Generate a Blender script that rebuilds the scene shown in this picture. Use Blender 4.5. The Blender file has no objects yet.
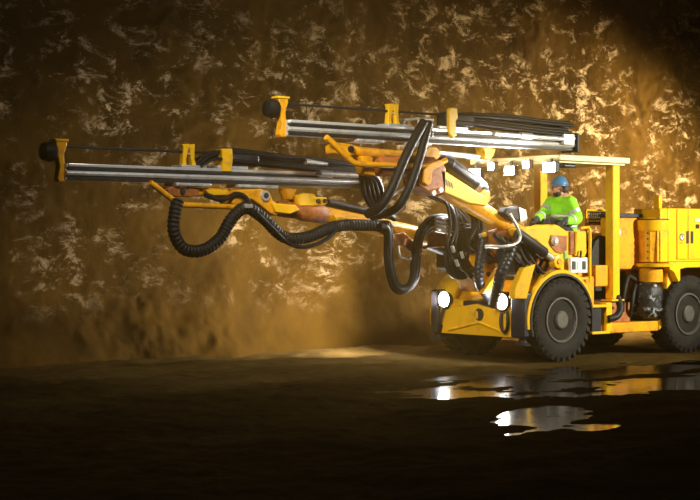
import bpy, bmesh, math, random
import numpy as np
from mathutils import Vector, Matrix
random.seed(7)
rng = np.random.default_rng(11)
PI = math.pi
sc = bpy.context.scene
col = sc.collection

# ------------------------------------------------------------------ camera
# world: the rig points along -X, its operator side is -Y, Z up, front axle near x = 0
TH = math.radians(40.0)
FPX, HORIZON = 1575.0, 241.0
RIGHT = Vector((math.cos(TH), -math.sin(TH), 0)); FWD = Vector((math.sin(TH), math.cos(TH), 0)); UP = Vector((0, 0, 1))
CAM = Vector((0, -.8, 1.6)) - RIGHT * 2.787 - FWD * 21.0
cam_d = bpy.data.cameras.new('camera'); cam = bpy.data.objects.new('camera', cam_d); col.objects.link(cam)
cam.matrix_world = Matrix.Translation(CAM) @ Matrix((RIGHT, UP, -FWD)).transposed().to_4x4()
cam_d.sensor_width = 36.0; cam_d.lens = 36.0 * FPX / 700.0; cam_d.shift_y = -(250 - HORIZON) / 700.0
cam_d.clip_end = 200
sc.camera = cam
# ------------------------------------------------------------------ world: dark cavern filled with thin dusty haze
w = bpy.data.worlds.new('cavern'); sc.world = w; w.use_nodes = True
wn = w.node_tree.nodes; wl = w.node_tree.links
wn['Background'].inputs[0].default_value = (0.010, 0.0065, 0.003, 1); wn['Background'].inputs[1].default_value = 0.5
vs = wn.new('ShaderNodeVolumeScatter'); vs.inputs['Color'].default_value = (1, .58, .16, 1)
vs.inputs['Density'].default_value = 0.0048; vs.inputs['Anisotropy'].default_value = 0.4
wl.new(vs.outputs[0], wn['World Output'].inputs['Volume'])
# ------------------------------------------------------------------ floodlights out of view, some added as fill
def spot(name, loc, aim, power, color, size, blend=.6, radius=.15):
    d = bpy.data.lights.new(name, 'SPOT'); o = bpy.data.objects.new(name, d); col.objects.link(o)
    d.energy = power; d.color = color; d.spot_size = math.radians(size); d.spot_blend = blend; d.shadow_soft_size = radius
    o.location = loc; o.rotation_euler = (Vector(aim) - Vector(loc)).to_track_quat('-Z', 'Y').to_euler()
    return o
spot('unseen_floodlight', (4.6, -7.0, 3.6), (1.0, -.5, 1.6), 5200, (1, .90, .66), 46, .9, .25)
spot('unseen_floodlight', (8.9, -1.4, 3.4), (4.6, 3.0, 2.2), 11500, (1, .76, .40), 66, 1.0, .2)
spot('unseen_floodlight', (-9.0, -4.4, 5.0), (-1.4, -.2, 1.4), 2300, (1, .88, .62), 38, .9, .25)  # unseen fill added to brighten the nose plate and booms
spot('unseen_floodlight', (-6.4, -4.0, 5.7), (-4.6, .15, 2.4), 1000, (1, .90, .72), 60, .9, .25)  # unseen overhead flood added to brighten the feed beams
# ------------------------------------------------------------------ exposure
vw = sc.view_settings; vw.view_transform = 'Standard'; vw.look = 'None'; vw.gamma = 1; vw.use_curve_mapping = False; vw.exposure = 0.0

# ------------------------------------------------------------------ helpers
def S(px, py, y):
    """a point measured on the photograph, carried to the rig's own lengthwise plane y (metres)"""
    d = FWD + RIGHT * ((px - 350) / FPX) + UP * ((HORIZON - py) / FPX)
    return CAM + d * ((y - CAM.y) / d.y)

def node_mat(name):
    m = bpy.data.materials.new(name); m.use_nodes = True
    return m, m.node_tree.nodes, m.node_tree.links, m.node_tree.nodes['Principled BSDF']
def mix_rgb(N, L, fac, a, b):
    n = N.new('ShaderNodeMix'); n.data_type = 'RGBA'
    if isinstance(fac, (int, float)): n.inputs[0].default_value = fac
    else: L.new(fac, n.inputs[0])
    for i, c in ((6, a), (7, b)):
        if isinstance(c, tuple): n.inputs[i].default_value = (*c, 1)
        else: L.new(c, n.inputs[i])
    return n.outputs[2]
def noise(N, L, scale, detail=4, rough=.6, coord='Object', vec=None):
    n = N.new('ShaderNodeTexNoise'); n.inputs['Scale'].default_value = scale
    n.inputs['Detail'].default_value = detail; n.inputs['Roughness'].default_value = rough
    if vec is None:
        t = N.new('ShaderNodeTexCoord'); vec = t.outputs[coord]
    L.new(vec, n.inputs['Vector'])
    return n.outputs[0]
def ramp(N, L, src, p0, p1, c0=(0, 0, 0), c1=(1, 1, 1)):
    r = N.new('ShaderNodeValToRGB'); L.new(src, r.inputs[0])
    r.color_ramp.elements[0].position = p0; r.color_ramp.elements[1].position = p1
    r.color_ramp.elements[0].color = (*c0, 1); r.color_ramp.elements[1].color = (*c1, 1)
    return r.outputs[0]
def worn(name, base, dirt, rough=.4, metal=0., amount=(.5, .72), scale=9., bump=.0, dirt_rough=.8, spec=.5):
    m, N, L, b = node_mat(name)
    f = ramp(N, L, noise(N, L, scale, 6, .65), *amount)
    L.new(mix_rgb(N, L, f, base, dirt), b.inputs['Base Color'])
    r = N.new('ShaderNodeMix'); L.new(f, r.inputs[0]); r.inputs[2].default_value = rough; r.inputs[3].default_value = dirt_rough
    L.new(r.outputs[0], b.inputs['Roughness']); b.inputs['Metallic'].default_value = metal
    b.inputs['Specular IOR Level'].default_value = spec
    if bump:
        bp = N.new('ShaderNodeBump'); bp.inputs['Strength'].default_value = bump; bp.inputs['Distance'].default_value = .01
        L.new(noise(N, L, scale * 6, 4), bp.inputs['Height']); L.new(bp.outputs[0], b.inputs['Normal'])
    return m
def glow(name, color, strength):
    m, N, L, b = node_mat(name)
    b.inputs['Base Color'].default_value = (.9, .9, .9, 1)
    b.inputs['Emission Color'].default_value = (*color, 1); b.inputs['Emission Strength'].default_value = strength
    return m
M = dict(
    yellow=worn('yellow_paint', (.90, .50, .012), (.48, .23, .02), .32, amount=(.54, .84), scale=5, spec=.25),
    orange=worn('weathered_yellow_paint', (.80, .36, .010), (.30, .11, .015), .38, amount=(.48, .80), scale=7, bump=.15, spec=.25),
    rust=worn('rusty_orange_paint', (.42, .13, .02), (.10, .035, .012), .6, amount=(.40, .75), scale=9, bump=.3),
    cream=worn('pale_yellow_roof_paint', (.86, .70, .36), (.55, .40, .17), .45, amount=(.55, .85), scale=6),
    black=worn('black_rubber', (.006, .006, .0065), (.022, .017, .011), .58, amount=(.52, .85), scale=10, bump=.15, spec=.3),
    tyre=worn('dusty_tyre_rubber', (.010, .010, .010), (.034, .028, .020), .75, amount=(.45, .8), scale=8, bump=.3, spec=.2),
    hose=worn('corrugated_hose', (.022, .027, .040), (.035, .032, .030), .40, amount=(.5, .9), scale=14),
    steel=worn('bright_steel', (.74, .73, .72), (.34, .30, .25), .34, .55, amount=(.45, .8), scale=12, dirt_rough=.5),
    alu=worn('aluminium_profile', (.66, .66, .68), (.32, .29, .26), .38, .45, amount=(.48, .85), scale=8, dirt_rough=.55),
    dark=worn('dark_steel', (.018, .019, .023), (.05, .04, .028), .5, .1, amount=(.5, .85), scale=10, bump=.15, spec=.3),
    navy=worn('dark_blue_steel', (.016, .020, .038), (.035, .03, .028), .38, .1, amount=(.52, .88), scale=8),
    chrome=worn('chrome_rod', (.82, .82, .84), (.45, .42, .40), .22, .5, amount=(.6, .95), scale=10, dirt_rough=.4),
    rim=worn('dusty_grey_rim', (.10, .095, .085), (.04, .032, .022), .5, .3, amount=(.45, .8), scale=12, bump=.2),
    white=worn('white_sticker', (.80, .80, .78), (.45, .42, .36), .5, amount=(.55, .85), scale=14),
    printblack=worn('black_print', (.015, .015, .015), (.03, .03, .03), .5),
    foil=worn('scuffed_silver_foil', (.012, .012, .014), (.45, .45, .45), .25, .3, amount=(.56, .62), scale=13, bump=.8, dirt_rough=.35),
    green=worn('green_sticker', (.10, .42, .12), (.08, .25, .08), .5),
    lamp=glow('lit_lamp_lens', (1, .97, .90), 280),
    lampsmall=glow('lit_small_lamp_lens', (.95, .97, 1), 45),
)

class MB:
    def __init__(s): s.v = []; s.f = []
    def add(s, vs, fs):
        n = len(s.v); s.v += [tuple(v) for v in vs]; s.f += [tuple(i + n for i in f) for f in fs]; return s
    def box(s, lo, hi, mat=None):
        (a, b, c), (d, e, f) = lo, hi
        vs = [(a, b, c), (d, b, c), (d, e, c), (a, e, c), (a, b, f), (d, b, f), (d, e, f), (a, e, f)]
        if mat: vs = [mat @ Vector(v) for v in vs]
        return s.add(vs, [(0, 3, 2, 1), (4, 5, 6, 7), (0, 1, 5, 4), (1, 2, 6, 5), (2, 3, 7, 6), (3, 0, 4, 7)])
    def cbox(s, c, d, ry=0, rz=0):
        m = Matrix.Translation(c) @ Matrix.Rotation(rz, 4, 'Z') @ Matrix.Rotation(ry, 4, 'Y')
        return s.box([-q / 2 for q in d], [q / 2 for q in d], m)
    def prism(s, poly, y0, y1, axis='y'):
        """outline given in (x,z) swept between y0 and y1 (axis 'x': outline in (y,z); 'z': in (x,y))"""
        def mk(p, t): return (p[0], t, p[1]) if axis == 'y' else (t, p[0], p[1]) if axis == 'x' else (p[0], p[1], t)
        n = len(poly); vs = [mk(p, y0) for p in poly] + [mk(p, y1) for p in poly]
        fs = [tuple(range(n)), tuple(range(2 * n - 1, n - 1, -1))] + [(i, i + n, (i + 1) % n + n, (i + 1) % n) for i in range(n)]
        return s.add(vs, fs)
    def pprism(s, pts, y0, y1):
        return s.prism([(p.x, p.z) for p in (S(a, b, y0) for a, b in pts)], y0, y1)
    def rings(s, pts, radii, seg=14, cap=True, squash=1.0):
        pts = [Vector(p) for p in pts]; n = len(pts); vs = []; fs = []
        t0 = (pts[1] - pts[0]).normalized()
        ref = Vector((0, 1, 0)) if abs(t0.y) < .9 else Vector((1, 0, 0))
        a = (ref - t0 * ref.dot(t0)).normalized()
        for i, p in enumerate(pts):
            t = (pts[min(i + 1, n - 1)] - pts[max(i - 1, 0)])
            t = t.normalized() if t.length > 1e-9 else t0
            a = (a - t * a.dot(t)).normalized(); b = t.cross(a)
            r = radii[i] if isinstance(radii, (list, tuple)) else radii
            vs += [p + (a * math.cos(2 * PI * k / seg) * squash + b * math.sin(2 * PI * k / seg)) * r for k in range(seg)]
        for i in range(n - 1):
            for k in range(seg):
                k2 = (k + 1) % seg
                fs.append((i * seg + k, i * seg + k2, (i + 1) * seg + k2, (i + 1) * seg + k))
        if cap: fs += [tuple(range(seg - 1, -1, -1)), tuple((n - 1) * seg + k for k in range(seg))]
        return s.add(vs, fs)
    def cyl(s, a, b, r, r2=None, seg=18): return s.rings([a, b], [r, r if r2 is None else r2], seg)
    def lathe(s, c, axis, prof, seg=32):
        """profile of (distance along axis, radius) turned about an axis through c"""
        c = Vector(c); ax = Vector(axis).normalized()
        return s.rings2([c + ax * t for t, _ in prof], [r for _, r in prof], ax, seg)
    def rings2(s, pts, radii, ax, seg):
        ref = Vector((0, 0, 1)) if abs(ax.z) < .9 else Vector((1, 0, 0))
        a = (ref - ax * ref.dot(ax)).normalized(); b = ax.cross(a); n = len(pts); vs = []; fs = []
        for p, r in zip(pts, radii):
            vs += [p + (a * math.cos(2 * PI * k / seg) + b * math.sin(2 * PI * k / seg)) * max(r, 1e-4) for k in range(seg)]
        for i in range(n - 1):
            for k in range(seg):
                k2 = (k + 1) % seg; fs.append((i * seg + k, i * seg + k2, (i + 1) * seg + k2, (i + 1) * seg + k))
        fs += [tuple(range(seg - 1, -1, -1)), tuple((n - 1) * seg + k for k in range(seg))]
        return s.add(vs, fs)
    def ball(s, c, r, seg=16):
        r = r if isinstance(r, (tuple, list)) else (r, r, r); vs = []; fs = []; m = seg // 2
        for i in range(m + 1):
            t = PI * i / m; rr = max(math.sin(t), 1e-3)
            vs += [(c[0] + r[0] * rr * math.cos(2 * PI * k / seg), c[1] + r[1] * rr * math.sin(2 * PI * k / seg), c[2] + r[2] * math.cos(t)) for k in range(seg)]
        for i in range(m):
            for k in range(seg):
                k2 = (k + 1) % seg; fs.append((i * seg + k, (i + 1) * seg + k, (i + 1) * seg + k2, i * seg + k2))
        return s.add(vs, fs)
    def build(s, name, mat, parent=None, bevel=0., smooth=35):
        me = bpy.data.meshes.new(name); me.from_pydata(s.v, [], s.f); me.validate()
        bm = bmesh.new(); bm.from_mesh(me); bmesh.ops.recalc_face_normals(bm, faces=bm.faces); bm.to_mesh(me); bm.free()
        me.materials.append(M[mat] if isinstance(mat, str) else mat)
        me.shade_smooth(); me.set_sharp_from_angle(angle=math.radians(smooth))
        o = bpy.data.objects.new(name, me); col.objects.link(o)
        if parent: o.parent = parent
        if bevel:
            bv = o.modifiers.new('edges', 'BEVEL'); bv.width = bevel; bv.segments = 2; bv.limit_method = 'ANGLE'; bv.angle_limit = math.radians(40)
        return o
def spline(pts, step=.02):
    pts = [Vector(p) for p in pts]; P = [pts[0] * 2 - pts[1]] + pts + [pts[-1] * 2 - pts[-2]]; out = []
    for i in range(1, len(P) - 2):
        p0, p1, p2, p3 = P[i - 1:i + 3]; n = max(2, int((p2 - p1).length / step))
        for k in range(n):
            t = k / n
            out.append(.5 * ((2 * p1) + (p2 - p0) * t + (2 * p0 - 5 * p1 + 4 * p2 - p3) * t * t + (3 * p1 - p0 - 3 * p2 + p3) * t ** 3))
    out.append(pts[-1]); return out
def hose(name, pts, r, parent, mat='black', ribbed=0, seg=12, amp=.07):
    if ribbed:
        pp = spline(pts, ribbed / 9); d = 0; rad = []
        for i, p in enumerate(pp):
            if i: d += (p - pp[i - 1]).length
            rad.append(r * (1 + amp * math.sin(2 * PI * d / ribbed)))
        return MB().rings(pp, rad, seg).build(name, mat, parent, smooth=80)
    return MB().rings(spline(pts, .035), r, seg).build(name, mat, parent, smooth=80)
def pipe(name, pts, r, parent, mat, seg=12):
    return MB().rings(spline(pts, .02), r, seg).build(name, mat, parent, smooth=60)
def tag(o, label=None, cat=None, group=None, kind=None):
    for k, v in (('label', label), ('category', cat), ('group', group), ('kind', kind)):
        if v: o[k] = v
    return o
def empty(name, loc, parent=None):
    o = bpy.data.objects.new(name, None); o.location = loc; o.empty_display_size = .2; col.objects.link(o)
    if parent: o.parent = parent
    return o
def copy_tree(o, parent, off, flip=False):
    c = o.copy(); col.objects.link(c); c.parent = parent
    if off is not None: c.location = Vector(c.location) + Vector(off)
    for ch in [k for k in o.children]: copy_tree(ch, c, None)
    return c
# numpy gradient noise for the rock surfaces
_perm = rng.permutation(512); _grad = rng.normal(size=(512, 3)); _grad /= np.linalg.norm(_grad, axis=1)[:, None]
def perlin(p):
    i = np.floor(p).astype(int); f = p - i; u = f * f * f * (f * (f * 6 - 15) + 10); out = 0
    for dx in (0, 1):
        for dy in (0, 1):
            for dz in (0, 1):
                h = _perm[(_perm[(_perm[(i[:, 0] + dx) & 511] + i[:, 1] + dy) & 511] + i[:, 2] + dz) & 511]
                g = (_grad[h] * (f - (dx, dy, dz))).sum(1)
                out = out + g * (u[:, 0] if dx else 1 - u[:, 0]) * (u[:, 1] if dy else 1 - u[:, 1]) * (u[:, 2] if dz else 1 - u[:, 2])
    return out
def fbm(p, o=4, ridged=False):
    s = 0; a = 1; t = 0
    for k in range(o):
        n = perlin(p * 2 ** k + 17.3 * k); n = (1 - 2.2 * np.abs(n)) if ridged else n * 1.5
        s = s + n * a; t += a; a *= .5
    return s / t
def grid_mesh(name, pts, nu, nv, mat, smooth=True):
    idx = np.arange(nu * nv).reshape(nv, nu)
    q = np.stack([idx[:-1, :-1], idx[:-1, 1:], idx[1:, 1:], idx[1:, :-1]], -1).reshape(-1, 4)
    me = bpy.data.meshes.new(name); me.vertices.add(len(pts)); me.vertices.foreach_set('co', pts.astype(np.float32).ravel())
    me.loops.add(q.size); me.loops.foreach_set('vertex_index', q.ravel().astype(np.int32))
    me.polygons.add(len(q)); me.polygons.foreach_set('loop_start', np.arange(0, q.size, 4, dtype=np.int32))
    me.update(calc_edges=True); me.validate()
    if smooth: me.shade_smooth()
    me.materials.append(mat); o = bpy.data.objects.new(name, me); col.objects.link(o); return o

# ------------------------------------------------------------------ cavern: rock wall, vault, floor, water
def rock_material():
    m, N, L, b = node_mat('wet_brown_rock')
    tc = N.new('ShaderNodeTexCoord'); mp = N.new('ShaderNodeMapping'); L.new(tc.outputs['Object'], mp.inputs[0])
    mp.inputs['Scale'].default_value = (1.0, 1.0, .8)
    sx = N.new('ShaderNodeSeparateXYZ'); L.new(tc.outputs['Object'], sx.inputs[0])
    mh = N.new('ShaderNodeMapRange'); mh.inputs[1].default_value = .5; mh.inputs[2].default_value = 2.4; L.new(sx.outputs[2], mh.inputs[0])      # flakes and bumps thin out towards the foot of the wall
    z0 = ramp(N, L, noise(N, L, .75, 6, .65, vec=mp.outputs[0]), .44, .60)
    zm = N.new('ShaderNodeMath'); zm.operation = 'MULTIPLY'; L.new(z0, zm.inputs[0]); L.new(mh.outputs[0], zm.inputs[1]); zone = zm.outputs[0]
    n1 = N.new('ShaderNodeTexNoise'); n1.inputs['Scale'].default_value = 3.6; n1.inputs['Detail'].default_value = 12; n1.inputs['Roughness'].default_value = .80; n1.inputs['Distortion'].default_value = .5
    m2 = N.new('ShaderNodeMapping'); L.new(mp.outputs[0], m2.inputs[0]); m2.inputs['Rotation'].default_value = (0, .6, 0); m2.inputs['Scale'].default_value = (.7, 1, 1.5); L.new(m2.outputs[0], n1.inputs['Vector'])
    glint = ramp(N, L, n1.outputs[0], .52, .60)
    mul = N.new('ShaderNodeMath'); mul.operation = 'MULTIPLY'; L.new(zone, mul.inputs[0]); L.new(glint, mul.inputs[1])
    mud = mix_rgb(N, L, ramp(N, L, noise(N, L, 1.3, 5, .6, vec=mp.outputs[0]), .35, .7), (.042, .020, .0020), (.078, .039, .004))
    L.new(mix_rgb(N, L, mul.outputs[0], mud, (.74, .52, .29)), b.inputs['Base Color'])  # pale flakes in the colour stand in for glints on the rock
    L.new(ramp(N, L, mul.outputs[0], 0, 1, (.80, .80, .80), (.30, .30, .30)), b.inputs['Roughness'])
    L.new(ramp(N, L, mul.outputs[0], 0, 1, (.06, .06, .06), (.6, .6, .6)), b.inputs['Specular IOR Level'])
    vo = N.new('ShaderNodeTexVoronoi'); vo.inputs['Scale'].default_value = 5; L.new(mp.outputs[0], vo.inputs['Vector'])
    h = N.new('ShaderNodeMath'); h.operation = 'ADD'; L.new(noise(N, L, 9, 9, .75, vec=mp.outputs[0]), h.inputs[0])
    hv = N.new('ShaderNodeMath'); hv.operation = 'MULTIPLY'; hv.inputs[1].default_value = .35; L.new(vo.outputs[0], hv.inputs[0]); L.new(hv.outputs[0], h.inputs[1])
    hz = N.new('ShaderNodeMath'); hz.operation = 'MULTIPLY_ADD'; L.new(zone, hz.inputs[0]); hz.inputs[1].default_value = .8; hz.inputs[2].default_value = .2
    bp = N.new('ShaderNodeBump'); L.new(hz.outputs[0], bp.inputs['Strength']); bp.inputs['Distance'].default_value = .16
    L.new(h.outputs[0], bp.inputs['Height']); L.new(bp.outputs[0], b.inputs['Normal'])
    return m
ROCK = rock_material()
xs = np.concatenate([np.linspace(-30, -10, 90, endpoint=False), np.linspace(-10, 10.5, 480, endpoint=False), np.linspace(10.5, 30, 80)])
ts = np.linspace(-.3, 9.0, 230)
X, T = np.meshgrid(xs, ts)
arc = np.clip((T - 5.0) / 4.0, 0, 1) * (PI / 2)
Zw = np.where(T < 5, T, 5 + 2.55 * np.sin(arc)); Yw = np.where(T < 5, 2.95, 2.95 - 2.55 * (1 - np.cos(arc)))
pw = np.stack([X.ravel(), Yw.ravel(), Zw.ravel()], 1)
q = pw * (1, 1, 1.15)
zone = np.clip((fbm(q * .33 + 5, 3) + .12) * 2.2, 0.15, 1)
d = .34 * fbm(q * .30, 2) + zone * (.15 * fbm(q * 1.0 + 31, 3, True) + .10 * fbm(q * 2.8 + 77, 3, True) + .05 * fbm(q * 6.5 + 13, 2, True)) + .02 * fbm(q * 7, 2)
d += .35 * np.clip(1 - pw[:, 2] / 1.0, 0, 1) ** 2                                   # muck heaped along the foot
nrm = np.stack([np.zeros_like(d), -np.cos(arc).ravel(), -np.sin(arc).ravel()], 1)
side = zone * .16 * fbm(q * 1.4 + 9, 3)
pw2 = pw + nrm * d[:, None]; pw2[:, 0] += side; pw2[:, 2] += zone * .10 * fbm(q * 1.7 + 51, 3)
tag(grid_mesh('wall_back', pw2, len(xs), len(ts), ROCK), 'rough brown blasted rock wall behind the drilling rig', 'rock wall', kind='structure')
cx_, cy_ = np.meshgrid(np.linspace(-30, 30, 120), np.linspace(.6, -24, 60))
pc = np.stack([cx_.ravel(), cy_.ravel(), np.full(cx_.size, 7.5)], 1); pc[:, 2] += .5 * fbm(pc * .5, 4, True) * np.clip((0.6 - pc[:, 1]) / 2, 0, 1) + .004 * (0.6 - pc[:, 1]) ** 2
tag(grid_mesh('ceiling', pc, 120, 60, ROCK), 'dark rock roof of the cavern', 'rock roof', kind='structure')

def floor_material():
    m, N, L, b = node_mat('wet_muddy_ground')
    f = ramp(N, L, noise(N, L, .9, 6, .6), .38, .66)
    g = ramp(N, L, noise(N, L, 6, 6, .65), .35, .7, (.026, .017, .005), (.115, .072, .022))
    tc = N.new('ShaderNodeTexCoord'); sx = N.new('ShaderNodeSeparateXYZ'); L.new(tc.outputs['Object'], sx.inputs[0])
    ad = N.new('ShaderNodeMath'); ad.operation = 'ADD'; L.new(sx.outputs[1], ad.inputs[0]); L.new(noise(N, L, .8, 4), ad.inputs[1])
    lit_floor = N.new('ShaderNodeMapRange'); lit_floor.inputs[1].default_value = .9; lit_floor.inputs[2].default_value = 2.2; L.new(ad.outputs[0], lit_floor.inputs[0])      # paler colour along the wall stands in for backlit floor
    lit_fade = N.new('ShaderNodeMapRange'); lit_fade.inputs[1].default_value = -4.0; lit_fade.inputs[2].default_value = 1.0; L.new(sx.outputs[0], lit_fade.inputs[0])
    dm = N.new('ShaderNodeMath'); dm.operation = 'MULTIPLY'; L.new(lit_floor.outputs[0], dm.inputs[0]); L.new(lit_fade.outputs[0], dm.inputs[1])
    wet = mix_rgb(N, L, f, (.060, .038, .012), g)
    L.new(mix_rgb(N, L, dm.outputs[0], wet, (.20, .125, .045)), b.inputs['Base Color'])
    L.new(ramp(N, L, f, 0, 1, (.55, .55, .55), (.9, .9, .9)), b.inputs['Roughness']); b.inputs['Specular IOR Level'].default_value = 0.0
    bp = N.new('ShaderNodeBump'); bp.inputs['Strength'].default_value = .5; bp.inputs['Distance'].default_value = .03
    L.new(noise(N, L, 11, 7, .65), bp.inputs['Height']); L.new(bp.outputs[0], b.inputs['Normal'])
    return m
fx = np.concatenate([np.linspace(-30, -13, 60, endpoint=False), np.linspace(-13, 8, 420, endpoint=False), np.linspace(8, 30, 60)])
fy = np.concatenate([np.linspace(-24, -11, 50, endpoint=False), np.linspace(-11, 4.2, 320)])
FX, FY = np.meshgrid(fx, fy); pf = np.stack([FX.ravel(), FY.ravel(), np.zeros(FX.size)], 1)
def dip(cx, cy, rx, ry, a=0):
    dx, dy = pf[:, 0] - cx, pf[:, 1] - cy; ca, sa = math.cos(a), math.sin(a)
    return np.clip(1 - ((dx * ca + dy * sa) / rx) ** 2 - ((-dx * sa + dy * ca) / ry) ** 2, 0, 1)
hollow = np.maximum.reduce([dip(-1.4, -3.05, 3.8, 1.75, .08), dip(2.6, -2.1, 1.8, .65), dip(-5.3, -5.6, 1.5, .6, .7)])
pf[:, 2] = .028 + .016 * fbm(pf * .8, 3) + .085 * fbm(pf * (.8, 1.5, 1) + 23, 3) + .030 * fbm(pf * (4, 7, 1) + 8, 4) - .055 * np.sqrt(hollow)
pf[:, 2] = np.where(hollow < .03, np.maximum(pf[:, 2], .004), pf[:, 2])
under = np.clip(1.6 - np.maximum(np.abs(pf[:, 0] - 1.2) - 1.6, 0) - np.maximum(np.abs(pf[:, 1]) - .9, 0) * 2.2, 0, 1)   # ground packed level under the rig
pf[:, 2] = pf[:, 2] * (1 - under)
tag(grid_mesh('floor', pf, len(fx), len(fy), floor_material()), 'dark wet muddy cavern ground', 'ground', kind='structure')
def water_material():
    m, N, L, b = node_mat('muddy_puddle_water')
    b.inputs['Base Color'].default_value = (.016, .011, .006, 1); b.inputs['IOR'].default_value = 1.33
    b.inputs['Roughness'].default_value = .10
    bp = N.new('ShaderNodeBump'); bp.inputs['Strength'].default_value = .12; bp.inputs['Distance'].default_value = .02
    L.new(noise(N, L, 5, 3), bp.inputs['Height']); L.new(bp.outputs[0], b.inputs['Normal'])
    return m
WATER = water_material()
def puddle(cx, cy, rx, ry, a, label):
    n = 40; vs = [(0, 0, 0)]
    for k in range(n):
        t = 2 * PI * k / n; r = 1.02; x, y = rx * r * math.cos(t), ry * r * math.sin(t)
        vs.append((x * math.cos(a) - y * math.sin(a), x * math.sin(a) + y * math.cos(a), 0))
    mb = MB().add(vs, [(0, k + 1, (k + 1) % n + 1) for k in range(n)])
    o = mb.build('puddle', WATER); o.location = (cx, cy, -.004); tag(o, label, 'puddle', 'puddles on the cavern ground')
puddle(-1.4, -3.05, 3.8, 1.75, .08, 'broad broken puddle in front of the near wheels mirroring the yellow rig')
puddle(2.6, -2.1, 1.8, .65, 0, 'shallow puddle beside the near rear wheel')
puddle(-5.3, -5.6, 1.5, .6, .7, 'small puddle nearest to the viewer')

# ------------------------------------------------------------------ the drilling rig
rig = tag(empty('drilling_rig', (0, 0, 0)), 'yellow two-boom underground drilling rig with lit lamps and black hoses', 'drilling rig')
# wheels
WR, WW = .555, .34
def tyre_mesh():
    mb = MB(); h = WW / 2
    prof = [(-h * .72, .30), (-h * .96, .36), (-h * 1.0, .43), (-h * .93, .505), (-h * .80, .528), (-h * .4, .532), (h * .4, .532), (h * .80, .528), (h * .93, .505), (h, .43), (h * .96, .36), (h * .72, .30)]
    mb.lathe((0, 0, 0), (0, 1, 0), prof, 56)
    n = 30
    for k in range(n):                                          # staggered block tread
        for sgn in (-1, 1):
            a = 2 * PI * (k + (.5 if sgn > 0 else 0)) / n
            m = Matrix.Rotation(a, 4, 'Y') @ Matrix.Translation((0, sgn * h * .52, .515)) @ Matrix.Rotation(sgn * .35, 4, 'Z')
            mb.box((-.040, -h * .46, -.03), (.040, h * .46, .036), m)
    return mb
wheel0 = tyre_mesh().build('wheel', 'tyre', rig, smooth=30)
MB().lathe((0, 0, 0), (0, -1, 0), [(-.10, .30), (.115, .305), (.150, .300), (.150, .278), (.115, .265), (.085, .225), (.075, .165), (.088, .12), (.088, .0)], 40).build('rim', 'rim', wheel0)
hub = MB().lathe((0, 0, 0), (0, -1, 0), [(.07, .128), (.145, .122), (.160, .105), (.160, .0)], 24)
for k in range(10):
    a = 2 * PI * k / 10; hub.cyl((.185 * math.cos(a), -.07, .185 * math.sin(a)), (.185 * math.cos(a), -.105, .185 * math.sin(a)), .017, seg=6)
hub.build('hub', 'rim', wheel0)
wheel0.location = (-.08, -.78, WR)
def wheel_at(x, y):
    c = copy_tree(wheel0, rig, None); c.location = (x, y, WR)
    if y > 0: c.rotation_euler.z = PI
    return c
for x, y in ((-.08, .78), (2.60, -.78), (2.60, .78)): wheel_at(x, y)

# chassis
ch = MB(); ch.box((-.60, -.52, .38), (3.3, .52, .78)); ch.box((-.25, -.62, .46), (.15, .62, .66)); ch.box((2.4, -.62, .46), (2.8, .62, .66))
ch.build('chassis', 'dark', rig, .02)
MB().box((.62, -.84, .33), (2.02, .84, .47)).build('frame_beam', 'orange', rig, .015)
# front deck and nose plate
nose = MB().prism([(-.65, .335), (.69, .335), (.60, .66), (.40, .70), (.02, .755), (-.40, .68), (-.65, .60)], -.75, -.69, 'x').build('nose_plate', 'yellow', rig, .008)
MB().prism([(-.56, .37), (-.06, .50), (.54, .37), (.54, .395), (-.06, .525), (-.56, .395)], -.775, -.752, 'x').build('chevron_rib', 'yellow', nose, .004)
MB().cyl((-.754, -.05, .615), (-.742, -.05, .615), .085, seg=24).build('towing_hole', 'printblack', nose)
MB().prism([(-.035, .56), (.005, .56), (.005, .64), (-.015, .665), (-.035, .64)], -.775, -.756, 'x').build('towing_hook', 'orange', nose, .004)
MB().box((-.69, -.66, .34), (-.55, -.32, .80)).build('nose_block', 'yellow', rig, .02)
MB().box((-.69, .34, .34), (-.55, .70, .80)).build('nose_block', 'yellow', rig, .02)
MB().box((-.69, -.31, .34), (-.50, .33, .79)).build('nose_well', 'navy', rig, .02)
d = MB(); d.prism([(-.72, .72), (.25, .95), (.25, .86), (-.72, .66)], .30, .80); d.build('deck_plate', 'yellow', rig, .01)
d = MB(); d.prism([(-.72, .70), (.25, .92), (.25, .80), (-.72, .62)], -.28, .30); d.build('deck_well', 'navy', rig, .01)
# sloping wing plates either side of the boom well
MB().prism([(-.71, .80), (-.35, 1.15), (-.05, 1.30), (-.05, .85), (-.60, .74)], .58, .66).build('wing_plate', 'yellow', rig, .01)
MB().prism([(-.70, .78), (-.45, 1.02), (-.02, 1.30), (.0, .85), (-.60, .74)], -.22, -.15).build('wing_plate', 'orange', rig, .01)
MB().prism([(-.66, .76), (-.56, 1.00), (-.28, 1.22), (.05, 1.26), (.05, .80)], -.60, -.52).build('wing_plate', 'yellow', rig, .01)
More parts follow.
